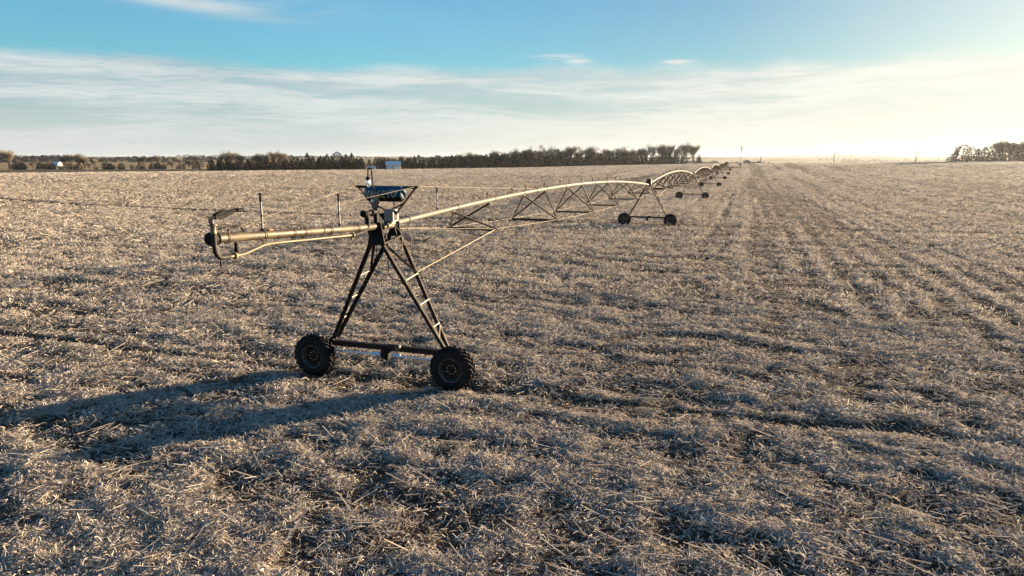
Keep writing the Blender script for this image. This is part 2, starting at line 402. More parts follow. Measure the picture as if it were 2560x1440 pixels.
# ------------------------------------------------------------------ crop residue: cut stalks, husks and leaf shreds, far too many to count
rng = np.random.default_rng(4)
def scatter(r0, r1, dens, half=.80):
    n = int(half*(r1*r1-r0*r0)*dens)
    r = np.sqrt(rng.uniform(r0*r0, r1*r1, n)); a = rng.uniform(-half, half, n)
    return r*np.sin(a), r*np.cos(a)
SV, SF, off = [], [], 0
def leafs(x, y, L, W, tilt, curl, lift=.0, az0=None):
    """bent leaf shreds: two quads each"""
    global off
    n = len(x); az = rng.uniform(0, 2*np.pi, n) if az0 is None else az0
    z = ground_z(x, y)
    e = np.abs(rng.normal(0, tilt, n)); dx, dy = np.cos(az)*np.cos(e), np.sin(az)*np.cos(e); dz = np.sin(e)
    roll = rng.normal(0, .8, n); sx, sy, sz = -np.sin(az)*np.cos(roll), np.cos(az)*np.cos(roll), np.sin(roll)
    h = L/2; W = W/2; bend = np.abs(rng.normal(0, curl, n))*L
    z0 = z+lift*rng.random(n)+.006+np.abs(sz)*W
    out = np.empty((n, 6, 3), np.float32)
    for k, (s1, bz) in enumerate(((-1, 0), (0, 1), (1, .15))):
        px = x+dx*h*s1; py = y+dy*h*s1; pz = z0+dz*h*(s1+1)+bz*bend
        wk = W*(1, 1, .55)[k]
        out[:, 2*k] = np.stack([px-sx*wk, py-sy*wk, pz-sz*wk], 1); out[:, 2*k+1] = np.stack([px+sx*wk, py+sy*wk, pz+sz*wk], 1)
    b_ = off+np.arange(n)[:, None]*6
    SV.append(out.reshape(-1, 3)); SF.append(np.concatenate([b_+[[0, 1, 3, 2]], b_+[[2, 3, 5, 4]]])); off += n*6
def stalks(x, y, L, rad_, tilt, lift=0., az0=None):
    """cut stalks: three-sided prisms"""
    global off
    n = len(x); az = rng.uniform(0, 2*np.pi, n) if az0 is None else az0
    z = ground_z(x, y)
    e = rng.normal(0, 1, n)*tilt; dx, dy, dz = np.cos(az)*np.cos(e), np.sin(az)*np.cos(e), np.sin(e)
    zc = z+np.abs(dz)*L*.45+rad_+lift*rng.random(n)
    sx, sy = -np.sin(az), np.cos(az)
    out = np.empty((n, 6, 3), np.float32)
    for k, s1 in enumerate((-1, 1)):
        px, py, pz = x+dx*L*.5*s1, y+dy*L*.5*s1, zc+dz*L*.5*s1
        for q in range(3):
            t_ = 2*np.pi*q/3+.5; ca, sb = np.cos(t_)*rad_, np.sin(t_)*rad_
            out[:, 3*k+q] = np.stack([px+sx*ca, py+sy*ca, pz+sb*np.cos(e)], 1)
    b_ = off+np.arange(n)[:, None]*6
    SV.append(out.reshape(-1, 3)); SF.append(np.concatenate([b_+[[0, 1, 4, 3]], b_+[[1, 2, 5, 4]], b_+[[2, 0, 3, 5]]])); off += n*6
def keep(x, y, p=1.3, floor=.10):
    tk = tracks(x, y); q = np.clip(ridge(x, y)-tk*.8+drift(x, y)+(clump(x, y)-.51)*1.9*(1-.75*sstep(np.hypot(x, y), 180, 380)), 0, 1)
    big_ = fbm(x*.12, y*.12, 63, 2)
    k = rng.random(len(x)) < floor*(1-.8*tk)+(1-floor)*np.clip(q*1.15+(big_-.5)*.6, 0, 1)**p
    u = x/np.maximum(y, 1); er = np.interp(u, [-1.2, -.75, -.45, -.2, .0, .3, .6, 1.], [310, 330, 350, 400, 450, 560, 620, 650])
    k &= y < er-2
    for tw in TOW:
        for sg in (-1, 1): k &= np.hypot(x-(tw[0]+sg*DY*2.13), y-(tw[1]-sg*DX*2.13)) > (.55 if tw[1] < 20 else 1.3)
    for (tx, ty, tz) in TOW[1:5]: k &= np.abs(np.hypot(x-PIV[0], y-PIV[1])-math.hypot(tx-PIV[0], ty-PIV[1])) > (.9 if ty < 70 else .30)
    return x[k], y[k]
SPEC = ((7.0, 17, 1250, .80, .36), (17, 30, 520, 1.05, .40), (30, 56, 165, 1.7, .46), (56, 110, 46, 2.8, .42), (110, 230, 13, 4.2, .36), (230, 440, 2.6, 7.0, .40))
for r0, r1, dn, k, tlt in SPEC:
    x, y = keep(*scatter(r0, r1, dn)); n = len(x)
    leafs(x, y, rng.uniform(.05, .18, n)*k**.8, rng.uniform(.007, .019, n)*k**.85, tlt, .16, .05*k**.5)
    x, y = keep(*scatter(r0, r1, dn*.075), 1., .30); n = len(x)
    stalks(x, y, rng.gamma(4., .075, n)*k**.75, rng.uniform(.0055, .0115, n)*k, .16, .05*k**.4)
x, y = keep(*scatter(7, 30, 11.), .8, .35); n = len(x)              # a few long whole stalks, many combed along the ridges
stalks(x, y, rng.uniform(.35, .75, n), rng.uniform(.008, .013, n), .10, .06, rng.normal(R(-24), .7, n))
x, y = keep(*scatter(7, 40, 5.), .8, .2); n = len(x)               # standing stubs
stalks(x, y, rng.uniform(.10, .22, n), rng.uniform(.007, .012, n), 1.1, .0)
sm = bpy.data.materials.new('dry_straw'); sm.use_nodes = True; t = NT(sm.node_tree)
t.n.clear(); o_ = t.add('ShaderNodeOutputMaterial'); gi = t.add('ShaderNodeNewGeometry')
rp = t.add('ShaderNodeValToRGB'); t.l.new(gi.outputs['Random Per Island'], rp.inputs[0]); e = rp.color_ramp.elements
e[0].color = (.22, .185, .15, 1); e[1].color = (.68, .62, .54, 1)
for p_, c_ in ((.22, (.38, .325, .265, 1)), (.5, (.52, .455, .38, 1)), (.78, (.60, .53, .45, 1)), (.92, (.50, .50, .48, 1))):
    q = e.new(p_); q.color = c_
df = t.add('ShaderNodeBsdfDiffuse'); t.l.new(rp.outputs[0], df.inputs[0]); tl = t.add('ShaderNodeBsdfTranslucent'); t.l.new(rp.outputs[0], tl.inputs[0])
mx = t.add('ShaderNodeMixShader'); mx.inputs[0].default_value = .26; t.l.new(df.outputs[0], mx.inputs[1]); t.l.new(tl.outputs[0], mx.inputs[2])
t.l.new(mx.outputs[0], o_.inputs[0])
wt = MB()
for (tx, ty, tz), w0 in zip(TOW[1:5], (1.1, .34, .42, .5)):      # bare wheel tracks worn in circles round the pivot
    r0 = math.hypot(tx-PIV[0], ty-PIV[1]); a0 = math.atan2(ty-PIV[1], tx-PIV[0]); n_ = 420; vs_ = []
    aa = a0+np.linspace(-.75, .6, n_); ww = w0*(.55+.8*vn(aa*160, aa*0, 6))/2; rr_ = r0+(vn(aa*40, aa*0, 16)-.5)*.5
    for sg in (-1, 1):
        x_ = PIV[0]+(rr_+sg*ww)*np.cos(aa); y_ = PIV[1]+(rr_+sg*ww)*np.sin(aa); vs_.append(np.stack([x_, y_, ground_z(x_, y_)+.06], 1))
    vs_ = np.concatenate(vs_); wt._add(vs_.tolist(), [(k, k+1, n_+k+1, n_+k) for k in range(n_-1)], 0, True)
tag(wt.build('wheel_track', pmat('bare_track_soil', (.03, .021, .016), .95, 0, .3, 2., spec=.1)), kind='structure')
straw = nmesh('crop_residue', np.concatenate(SV), np.concatenate(SF), [sm], False)
tag(straw, 'pale chopped stalks and leaf shreds scattered over the whole harvested field', 'crop residue', kind='stuff')
print('straw pieces', off//6)

# ------------------------------------------------------------------ irrigator
O = Vector(TOW[0])
irr = empty('pivot_irrigator', O)
tag(irr, 'long wheeled centre pivot irrigator with arched pipe spans crossing the stubble field', 'irrigator')
DV = Vector((DX, DY, 0)); NV = Vector((DY, -DX, 0)); UV = Vector((0, 0, 1))
def L(s, t, h): return DV*s+NV*t+UV*h             # irrigator coordinates: along, across, up
def P3(*a): return [L(*q) for q in a]
def arc(p0, p1, n, f): return [f(k/(n-1)) for k in range(n)]
def bez(pts, n=16):
    """smooth curve through points (Catmull-Rom)"""
    pts = [Vector(p) for p in pts]; pp = [pts[0]*2-pts[1]]+pts+[pts[-1]*2-pts[-2]]; o = []
    for k in range(1, len(pp)-2):
        a, b_, c_, d_ = pp[k-1:k+3]
        for q in range(n):
            u = q/n; o.append(.5*((2*b_)+(c_-a)*u+(2*a-5*b_+4*c_-d_)*u*u+(3*b_-a-3*c_+d_)*u**3))
    o.append(pts[-1]); return o

# --- drive tower at the first station; the others are copies of it
HD = 4.20
def tower_parts(first):
    m = MB()                                                    # head plates hanging under the pipe
    for s in (-.06, .98):
        poly = [(-.15, .14), (.15, .14), (.26, -.46), (-.26, -.46)] if s < .5 else [(-.13, -.02), (.13, -.02), (.24, -.33), (-.24, -.33)]
        m.prism(poly, L(s, 0, HD), NV, UV, DV*.022)
        m.lathe([(-.04, .118), (-.04, .15), (.05, .15), (.05, .118)], L(s+.01, 0, HD), DV, 20)
    m.bar(L(-.06, -.2, HD-.42), L(.98, -.2, HD-.31), .05); m.bar(L(-.06, .2, HD-.42), L(.98, .2, HD-.31), .05)
    m.box(L(.25, -.17, HD-.16), (.16, .10, .12), (DV, NV, UV)); m.box(L(-.14, -.12, HD-.12), (.08, .12, .10), (DV, NV, UV))
    head = m.build('tower_head', M['black'], irr)
    legs = []
    for sg in (-1, 1):
        tops = (L(-.05, sg*.215, HD-.42), L(.99, sg*.20, HD-.30)); bots = (L(.36, sg*1.80, .90), L(.56, sg*1.80, .90))
        for a, b_ in zip(tops, bots):
            mm = MB(); mm.angle(a, b_, .085, .012, NV*sg); o = mm.build('leg', M['steel' if sg < 0 else 'steel_brown'], head); legs.append(o)
        for q in (.34, .57, .78):
            a = tops[0].lerp(bots[0], q); b_ = tops[1].lerp(bots[1], q)
            mm = MB(); mm.tube([a, b_], .022, 8); mm.build('rung', M['rung'], head)
        a = tops[0].lerp(bots[0], .88); b_ = tops[1].lerp(bots[1], .80)
        mm = MB(); mm.tube([a, b_], .012, 6); mm.build('rung', M['rung'], head)
        mid_ = tops[1].lerp(bots[1], .33)
        mm = MB(); mm.angle(L(.0, sg*.10, HD-.32), mid_, .055, .01, UV)
        mm.tube([L(.05, sg*.06, HD-.36), mid_-L(.03, 0, .02)], .012, 6); mm.build('leg_brace', M['steel_brown'], head)
    m = MB(); m.bar(L(.46, -2.13, .78), L(.46, 2.13, .78), .15, .15)
    for sg in (-1, 1):
        m.box(L(.46, sg*1.80, .90), (.30, .16, .05), (DV, NV, UV))
        m.box(L(.36, sg*2.13, .66), (.26, .26, .30), (DV, NV, UV)); m.tube([L(.40, sg*2.13, .64), L(.06, sg*2.13, .64)], .075, 12)
    beam = m.build('base_beam', M['black'], irr)
    m = MB(); m.tube(P3((.26, -2.0, .61), (.26, -.16, .61)), .028, 8); m.tube(P3((.26, .16, .61), (.26, 2.0, .61)), .028, 8)
    m.tube(P3((.30, -.50, .63), (.30, -.17, .63)), .040, 10); m.tube(P3((.30, .17, .63), (.30, .42, .63)), .040, 10)
    m.build('drive_shaft', M['shaft'], beam)
    m = MB(); m.box(L(.30, 0, .66), (.20, .17, .30), (DV, NV, UV)); m.lathe([(-.11, .0), (-.11, .15), (-.02, .17), (.05, .17), (.08, .13), (.10, 0)], L(.30, -.02, .64), NV, 20)
    m.build('gearbox', M['black'], beam)
    m = MB(); m.tube(P3((.33, .02, .84), (.33, .30, .84)), .085, 14); m.lathe([(0, .0), (0, .095), (.03, .098), (.035, .085), (.055, .085), (.06, .098), (.10, .09), (.12, 0)], L(.33, .29, .84), NV, 14, 1)
    m.build('drive_motor', [M['steel'], M['brass']], beam)
    return head, beam
def wheel_mesh():
    ty = MB()                                                    # axis along local X (towards -X is the outer face)
    W, Rr, Ri = .34, .565, .315
    prof = [(-.13, Ri), (-.165, Ri+.02), (-.185, .40), (-.18, .48), (-.15, .54), (-.08, .560), (0, .566), (.08, .560), (.15, .54), (.18, .48), (.185, .40), (.165, Ri+.02), (.13, Ri)]
    ty.lathe(prof, (0, 0, 0), (1, 0, 0), 48)
    for k in range(23):                                          # chevron lugs
        for sd in (-1, 1):
            pts = []
            for q in range(5):
                f = q/4; x = sd*(.015+f*.165); a = 2*math.pi*(k+(.5 if sd > 0 else 0))/23 - f*.27
                rr = .565-.025*f**3-(.03 if q == 4 else 0)
                pts.append((x, a, rr))
            for q in range(4):
                (x0, a0, r0), (x1, a1, r1) = pts[q], pts[q+1]; hw = .042
                def c8(x, a, r, up): return [Vector((x, math.cos(a-hw)*(r-.02), math.sin(a-hw)*(r-.02))), Vector((x, math.cos(a+hw)*(r-.02), math.sin(a+hw)*(r-.02))), Vector((x, math.cos(a+hw*.6)*(r+up), math.sin(a+hw*.6)*(r+up))), Vector((x, math.cos(a-hw*.6)*(r+up), math.sin(a-hw*.6)*(r+up)))]
                v8 = c8(x0, a0, r0, .052)+c8(x1, a1, r1, .052)
                ty._add(v8, [(0, 1, 2, 3), (7, 6, 5, 4), (3, 2, 6, 7), (1, 0, 4, 5), (2, 1, 5, 6), (0, 3, 7, 4)], 0, False)
    disc = MB()
    disc.lathe([(-.085, .0), (-.085, .07), (-.06, .08), (-.055, .15), (-.03, .20), (-.02, .26), (-.05, .285)], (0, 0, 0), (1, 0, 0), 36)
    disc.lathe([(.10, .0), (.10, .285)], (0, 0, 0), (1, 0, 0), 36)
    for k in range(8):
        a = 2*math.pi*k/8+.2; disc.tube([(-.05, .125*math.cos(a), .125*math.sin(a)), (-.085, .125*math.cos(a), .125*math.sin(a))], .014, 6, 1)
    for k in range(3):
        a = 2*math.pi*k/3+.6; disc.tube([(-.02, .235*math.cos(a), .235*math.sin(a)), (-.045, .235*math.cos(a), .235*math.sin(a))], .012, 6, 1)
    rim = MB()
    rim.lathe([(-.05, .270), (-.12, .285), (-.165, .305), (-.178, .325), (-.165, .335), (-.13, .318), (.13, .318), (.165, .335), (.178, .325), (.165, .305), (.10, .285)], (0, 0, 0), (1, 0, 0), 40)
    return ty.mesh('tyre', M['rubber']), disc.mesh('wheel', [M['disc'], M['bolt']]), rim.mesh('rim', M['rim'])
TYM, DCM, RMM = wheel_mesh()
rotD = math.atan2(DY, DX)
def add_wheel(base, sg, spin, detail=True):
    w_ = bpy.data.objects.new('wheel', DCM); COL.objects.link(w_); w_.parent = irr
    w_.location = base+L(-.02, sg*2.13, .60); w_.rotation_euler = (spin, 0, rotD); w_.rotation_mode = 'XYZ'
    for nm, me in (('tyre', TYM), ('rim', RMM)):
        c_ = bpy.data.objects.new(nm, me); COL.objects.link(c_); c_.parent = w_
    return w_
random.seed(3)
head, beam = tower_parts(True)
for k, tw in enumerate(TOW):
    dl = Vector(tw)-O
    gz_ = [float(ground_z(np.array([tw[0]+sg*NV.x*2.13]), np.array([tw[1]+sg*NV.y*2.13]))[0]) for sg in (-1, 1)]
    dl.z = (gz_[0]+gz_[1])/2 if k else 0.
    if k:
        for o in (head, beam): c_ = copy_tree(o); c_.location = dl
    for q, sg in enumerate((-1, 1)):
        b_ = dl.copy(); b_.z = min(max(gz_[q], dl.z-.12), dl.z+.12)-.03
        add_wheel(b_, sg, random.random()*6)

# --- spans
def head_pos(k):
    p = Vector(TOW[k] if k < len(TOW) else PIV)-O
    return p+Vector((0, 0, HD))
WT = [.90, 1.08, 1.10, 1.10, 1.08, .92]
def span(k):
    a, b_ = head_pos(k), head_pos(k+1)
    a = a+DV*.0; dv = (b_-a); Lg = dv.length; hd = Vector((dv.x, dv.y, 0)).normalized(); nv = Vector((hd.y, -hd.x, 0))
    A_ = .66 if k == 0 else .92
    def pipe(u): return a+dv*u+UV*(A_*4*u*(1-u))
    m = MB(); N_ = 40; m.tube([pipe(.004+q/N_*.992) for q in range(N_+1)], .080, 14 if k < 2 else 10)
    ns = 6 if k == 0 else max(6, round(Lg/7.6)); st_ = [(.135+(.89-.135)*q/(ns-1)) for q in range(ns)] if k == 0 else [(.115+(.885-.115)*q/(ns-1)) for q in range(ns)]
    for q in range(len(st_)*2+2):                                # pipe flanges
        u = (q+.5)/(len(st_)*2+2); p = pipe(u); tn = (pipe(u+.002)-pipe(u-.002)).normalized()
        if k < 3: m.lathe([(-.012, .087), (-.012, .097), (.012, .097), (.012, .087)], p, tn, 14)
    pp = m.build('span_pipe', M['galv'], irr)
    if k < 2:
        for q in (.285, .60, .80):                               # loose clamp rings that hold the wiring
            p = pipe(q); mm = MB(); cs = [p+nv*math.cos(x)*.14+UV*(math.sin(x)*.17-.02) for x in np.linspace(-.9, 2.9, 12)]
            mm.tube(cs, .016, 6); mm.build('cable_hanger', M['black'], pp)
    rods = {-1: [], 1: []}; big_ = MB(); mmr = MB()
    for q, u in enumerate(st_):
        v = 4*u*(1-u); wt = WT[q] if k == 0 else .82+.30*v; dp = (-.55, -.74, -.83, -.83, -.74, -.55)[q] if k == 0 else -.35-.55*v
        base_ = a+dv*u+UV*dp; cor = {sg: base_+nv*sg*wt for sg in (-1, 1)}
        for sg in (-1, 1): rods[sg].append(cor[sg])
        tgt = big_ if k >= 2 else None
        for du in (-1.6, 1.6):
            j_ = pipe(u+du/Lg)-UV*.10
            m2 = MB() if tgt is None else tgt
            m2.prism([(-.16, .02), (.16, .02), (.07, -.09), (-.07, -.09)], j_+nv*(-.01)-hd*0+UV*.0, hd, UV, nv*.02)
            if tgt is None: m2.build('joint_plate', M['black'], pp)
            for sg in (-1, 1):
                m2 = MB() if tgt is None else tgt
                m2.angle(j_+nv*sg*.03-UV*.05, cor[sg], (.078, .12)[k] if k < 2 else .13, .014, hd)
                if tgt is None: m2.build('truss_brace', M['steel'], pp)
        m2 = MB() if tgt is None else tgt
        m2.angle(cor[-1], cor[1], (.075, .11)[k] if k < 2 else .12, .014, UV)
        if tgt is None: m2.build('cross_strut', M['steel'], pp)
        for du in ((-1.4, 1.4, 4.2) if k < 3 else ()):            # short sprinkler stubs on top of the pipe
            uu = u+du/Lg
            if k == 0 and q == 0 and du < 0: continue
            if uu < .97:
                p = pipe(uu)+UV*.085; hs = .14 if k == 0 else .16
                mmr.tube([p, p+UV*hs], .02, 6); mmr.tube([p+UV*hs, p+UV*(hs+.07)], .036, 6)
    if tgt is not None: big_.build('truss_frame', M['black'], pp)
    if mmr.v:
        mmr.build('sprinkler_stub', M['black'], pp)
    # truss rods through the corners; the outer end is braced to the tower legs, the inner end climbs to the next head
    for sg in (-1, 1):
        r_ = MB(); e_ = b_+UV*(-.22)+nv*sg*.10-hd*.3
        pts = rods[sg]+[e_]
        r_.tube(bez(pts, 5) if k < 3 else pts, .0095 if k < 2 else .016, 6); r_.build('truss_rod', M['cable'], pp)
        s_ = MB(); lg = a+L(.99, 0, HD*0)*1; t0 = L(.99, sg*.20, HD-.30)+(a-UV*HD); t1 = L(.56, sg*1.80, .90)+(a-UV*HD)
        s_.tube([t0.lerp(t1, .33), rods[sg][0]], .021, 8); s_.build('end_brace', M['brass' if sg > 0 else 'steel'], pp)
        r2 = MB(); r2.tube([a+hd*1.0+nv*sg*.12-UV*.12, rods[sg][0]], .009, 6); r2.build('tie_rod', M['cable'], pp)
    return pipe
PIPE = [span(k) for k in range(len(TOW))]

# control boxes on the towers beyond
for k in range(1, 5):
    m = MB(); p = head_pos(k)+L(.2, .16, .28); m.box(p, (.22, .2, .42), (DV, NV, UV)); m.box(p-UV*.24, (.05, .05, .12), (DV, NV, UV)); m.build('control_box', M['boxpaint'], irr)
    m = MB(); q = head_pos(k); m.tube(bez([q+L(-.1, .1, 0), q+L(0, .2, -.35), q+L(.35, .22, -.42), q+L(.7, .15, -.05)], 6), .016, 6); m.build('cable_loop', M['cable'], irr)
# pivot pyramid at the far end
m = MB(); pb = Vector(PIV)-O
for sx in (-1, 1):
    for sy in (-1, 1): m.bar(pb+L(sx*1.6, sy*1.6, 0), pb+L(sx*.15, sy*.15, HD), .14)
    m.bar(pb+L(sx*1.0, -1.0, 1.6), pb+L(sx*1.0, 1.0, 1.6), .10); m.bar(pb+L(-1.0, sx*1.0, 1.6), pb+L(1.0, sx*1.0, 1.6), .10)
m.tube([pb, pb+UV*(HD+.35)], .14, 10); m.build('pivot_pyramid', M['riser'], irr)

# --- overhang: the short pipe past the last tower
def ov(s): return L(s, 0, HD+.045-(s+.4)*.055 if s < -.4 else HD+.045)
m = MB(); m.tube([ov(s) for s in np.linspace(-5.86, .1, 24)], .089, 18)
for s in (-5.6, -3.6, -2.5, -1.0): m.lathe([(-.012, .108), (-.012, .116), (.012, .116), (.012, .108)], ov(s), DV, 18)
oh = m.build('overhang_pipe', M['galv_dirty'], irr)
m = MB(); m.lathe([(-.11, 0), (-.11, .09), (-.085, .122), (-.02, .128), (.02, .128), (.02, .09)], ov(-5.95), DV, 20)
for k in range(8):
    a = k*math.pi/4; m.tube([ov(-5.93)+NV*.11*math.cos(a)+UV*.11*math.sin(a), ov(-5.87)+NV*.11*math.cos(a)+UV*.11*math.sin(a)], .014, 6)
m.lathe([(.06, .09), (.06, .13), (.085, .13), (.085, .09)], ov(-5.95), DV, 20)
m.build('end_cap', M['black'], oh)
m = MB(); m.tube(bez([ov(-5.75)+L(0, -.02, .17), ov(-5.5)+L(0, 0, .21), ov(-5.25)+L(0, 0, .22), ov(-5.15)+L(0, 0, .15)], 6), .022, 8)
m.box(ov(-5.72)+UV*.23, (.3, .07, .05), (DV, NV, UV)); m.bar(ov(-5.55)+UV*.14, ov(-5.2)+UV*.20, .04); m.build('cable_bracket', M['black'], oh)
m = MB(); m.tube([ov(-5.35)-UV*.10, ov(-5.35)-UV*.27], .038, 8); m.lathe([(0, .045), (.05, .05), (.10, .02)], ov(-5.35)-UV*.22, -UV, 10); m.build('drain_plug', M['black'], oh)
for s in (-4.55, -3.2, -2.2):
    m = MB(); m.lathe([(-.008, .11), (-.008, .122), (.008, .122), (.008, .11)], ov(s), DV, 18); m.bar(ov(s)-UV*.11, ov(s)-UV*.2, .02); m.build('pipe_hanger', M['brass'], oh)
rs = MB(); p = ov(-4.40)+UV*.108; rs.box(p+L(.05, .03, -.012), (.12, .06, .02), (DV, NV, UV)); rs.build('rust_patch', M['orange'], oh)

# small booster line slung under the overhang, rising to the end gun
def lo(s, d_): q = ov(s); return q-UV*d_+NV*(.06+.15*min(1, max(0, (-s-4.4)/1.4)))
m = MB(); m.tube(bez([lo(-5.78, .335), lo(-5.35, .32), lo(-5.0, .26), lo(-4.6, .19), lo(-4.1, .175), lo(-3., .17), lo(-2., .165), lo(-1.25, .16)], 6), .031, 12)
for s, d_ in ((-5.62, .33), (-1.3, .16)): m.lathe([(-.03, .031), (-.03, .06), (.03, .06), (.03, .031)], lo(s, d_), DV, 12)
m.tube([lo(-1.33, .2), lo(-1.33, .3)], .02, 8)
sup = m.build('booster_line', M['brass'], irr)
q = ov(-5.90)+NV*.21
m = MB(); m.tube(bez([lo(-5.78, .335), q+L(-.12, 0, -.325), q+L(-.22, 0, -.24), q+L(-.25, 0, -.1), q+L(-.25, 0, -.05), q+L(-.25, 0, .12)], 8), .046, 14)
m.tube([q+L(-.12, 0, -.36), q+L(-.12, 0, -.50)], .018, 8); m.build('riser_elbow', M['riser_pipe'], sup)
g0 = q+L(-.25, 0, .12)
GK = .62
def L2(x, y, z): return L(x*.86, y*GK, z*GK)
m = MB(); m.lathe([(0, .045), (0, .058), (.03, .058), (.035, .046), (.05, .05), (.13, .05), (.14, .06), (.155, .085), (.17, .085), (.175, .045), (.19, .036)], g0, UV, 18)
gun = m.build('end_gun', M['pump'], irr)
m = MB(); m.tube(bez([g0+UV*.17, g0+L2(-.02, -.01, .36), g0+L2(.05, 0, .43), g0+L2(.2, 0, .47), g0+L2(.42, 0, .52)], 6), [.036-.013*x for x in np.linspace(0, 1, 25)], 12)
m.build('gun_barrel', M['gunmetal'], gun)
m = MB(); m.tube([g0+L2(.10, .03, .53), g0+L2(.62, .03, .62)], .034, 8); m.tube([g0+L2(.62, .03, .60), g0+L2(.80, .02, .64)], .026, 8); m.box(g0+L2(.80, .02, .62), (.15, .10, .06), (DV, NV, UV)); m.box(g0+L2(.84, .02, .59), (.03, .08, .05), (DV, NV, UV))
m.prism([(x_*.86, y_*GK) for x_, y_ in [(.04, .42), (.22, .39), (.52, .50), (.56, .56), (.36, .63), (.20, .62), (.06, .55)]], g0+NV*(-.045), DV, UV, NV*.09)
m.box(g0+L2(.22, .02, .575), (.06, .05, .05), (DV, NV, UV))
m.tube(bez([g0+L2(-.10, .04, .30), g0+L2(-.12, .04, .42), g0+L2(-.06, .04, .48), g0+L2(.10, .03, .50)], 6), .014, 8)
m.tube([g0+L2(.36, -.02, .46), g0+L2(.60, -.02, .54)], .032, 8)
m.build('drive_arm', M['jet'], gun)

# tall sprinkler risers
for s, top, base_ in ((-4.56, 5.31, None), (-1.76, 5.16, None), (3.72, 5.10, PIPE[0](3.72/48.9))):
    p = (ov(s) if base_ is None else base_)+UV*.09; hgt = top-p.z
    m = MB(); m.tube([p, p+UV*hgt*.78], .021, 10); m.tube([p-UV*.01, p+UV*.05], .032, 8, 1); m.tube([p+UV*hgt*.38, p+UV*hgt*.43], .024, 8, 1)
    r_ = m.build('sprinkler', [M['riser'], M['black']], irr)
    m = MB(); m.tube([p+UV*hgt*.78, p+UV*hgt*.95], .026, 8); m.lathe([(0, .0), (0, .045), (.03, .03), (.05, .0)], p+UV*hgt*.96, UV, 10); m.build('sprinkler_head', M['black'], r_)

# --- booster pump standing at the tower head
m = MB()
c0 = L(.02, -.03, 0)
m.tube([c0+UV*(HD+.08), c0+UV*(HD+.50)], .062, 12, 1)
m.lathe([(.50, .09), (.50, .10), (.54, .10), (.54, .085), (.68, .085), (.69, .105), (.76, .105), (.78, .09), (.86, .09), (.88, .105), (.91, .10), (.93, .0)], c0+UV*HD, UV, 20)
for k in range(10):
    a = k*2*math.pi/10; m.box(c0+UV*(HD+.61)+NV*math.cos(a)*.093+DV*math.sin(a)*.093, (.012, .02, .14), (NV, DV, UV))
m.box(c0+UV*(HD+.70)+L(-.10, -.03, 0), (.04, .07, .07), (DV, NV, UV), 2)
pump = m.build('booster_pump', [M['pump'], M['black'], M['white']], irr)
m = MB(); m.tube(bez([lo(-1.25, .16)-O*0, lo(-.98, .13), L(-.66, .05, HD+.0), L(-.50, .03, HD+.14), L(-.46, -.03, HD+.36)], 6), [.048+.022*x for x in np.linspace(0, 1, 25)], 12)
m.tube(P3((-.46, -.06, HD+.40), (.0, -.03, HD+.42)), .060, 12); m.lathe([(-.05, 0), (-.05, .09), (.05, .09), (.05, 0)], L(-.46, -.05, HD+.39), UV, 14); m.lathe([(-.04, .05), (-.04, .095), (-.01, .095), (-.01, .05)], L(-.52, -.06, HD+.40), DV, 14)
m.lathe([(-.012, .06), (-.012, .088), (.012, .088), (.012, .06)], L(-.18, -.04, HD+.41), DV, 14)
m.build('suction_pipe', M['black'], pump)
# lamp on a bent pipe
m = MB(); lp = [L(.0, .01, HD+.25), L(-.02, -.03, HD+.8), L(-.02, -.075, HD+1.35), L(-.02, -.085, HD+1.48), L(-.02, -.11, HD+1.55), L(-.02, -.165, HD+1.55), L(-.02, -.19, HD+1.48), L(-.02, -.20, HD+1.30)]
m.tube(bez(lp, 6), .019, 10); lamp = m.build('lamp_pipe', M['steel_brown'], irr)
m = MB(); m.lathe([(0, .02), (0, .05), (-.03, .062), (-.08, .06), (-.09, .05)], L(-.02, -.20, HD+1.33), UV, 16); m.build('lamp_cap', M['steel_brown'], lamp)
m = MB(); m.lathe([(0, .048), (-.03, .055), (-.14, .055), (-.18, .045), (-.20, .0)], L(-.02, -.20, HD+1.245), UV, 16); m.build('lamp_globe', M['glass'], lamp)
m = MB(); m.lathe([(0, .0), (0, .034), (-.10, .034), (-.12, .0)], L(-.02, -.20, HD+1.21), UV, 12); m.build('lamp_bulb', M['white'], lamp)
# control box with rounded top
m = MB(); bw, bh, bd = .27, .33, .30
poly = [(-bw/2, -bh/2), (bw/2, -bh/2), (bw/2, bh/2-.05)]+[(bw/2-.05+.05*math.cos(x), bh/2-.05+.05*math.sin(x)) for x in np.linspace(.3, 1.57, 4)]+[(-bw/2+.05+.05*math.cos(x), bh/2-.05+.05*math.sin(x)) for x in np.linspace(1.57, 2.84, 4)]+[(-bw/2, bh/2-.05)]
m.prism(poly, L(.42, .13, HD+.29), NV, UV, DV*bd); cbx = m.build('control_box', M['boxpaint'], irr)
m = MB(); m.box(L(.57, .268, HD+.25), (.18, .006, .20), (DV, NV, UV)); m.build('rust_patch', M['steel_brown'], cbx)
m = MB(); m.tube([L(.30, .13, HD+.02), L(.62, .13, HD+.0)], .075, 12); m.tube([L(.18, .10, HD-.02), L(.30, .12, HD+.02)], .055, 10); m.box(L(.52, .14, HD+.10), (.10, .10, .08), (DV, NV, UV)); m.build('valve', M['brass'], cbx)
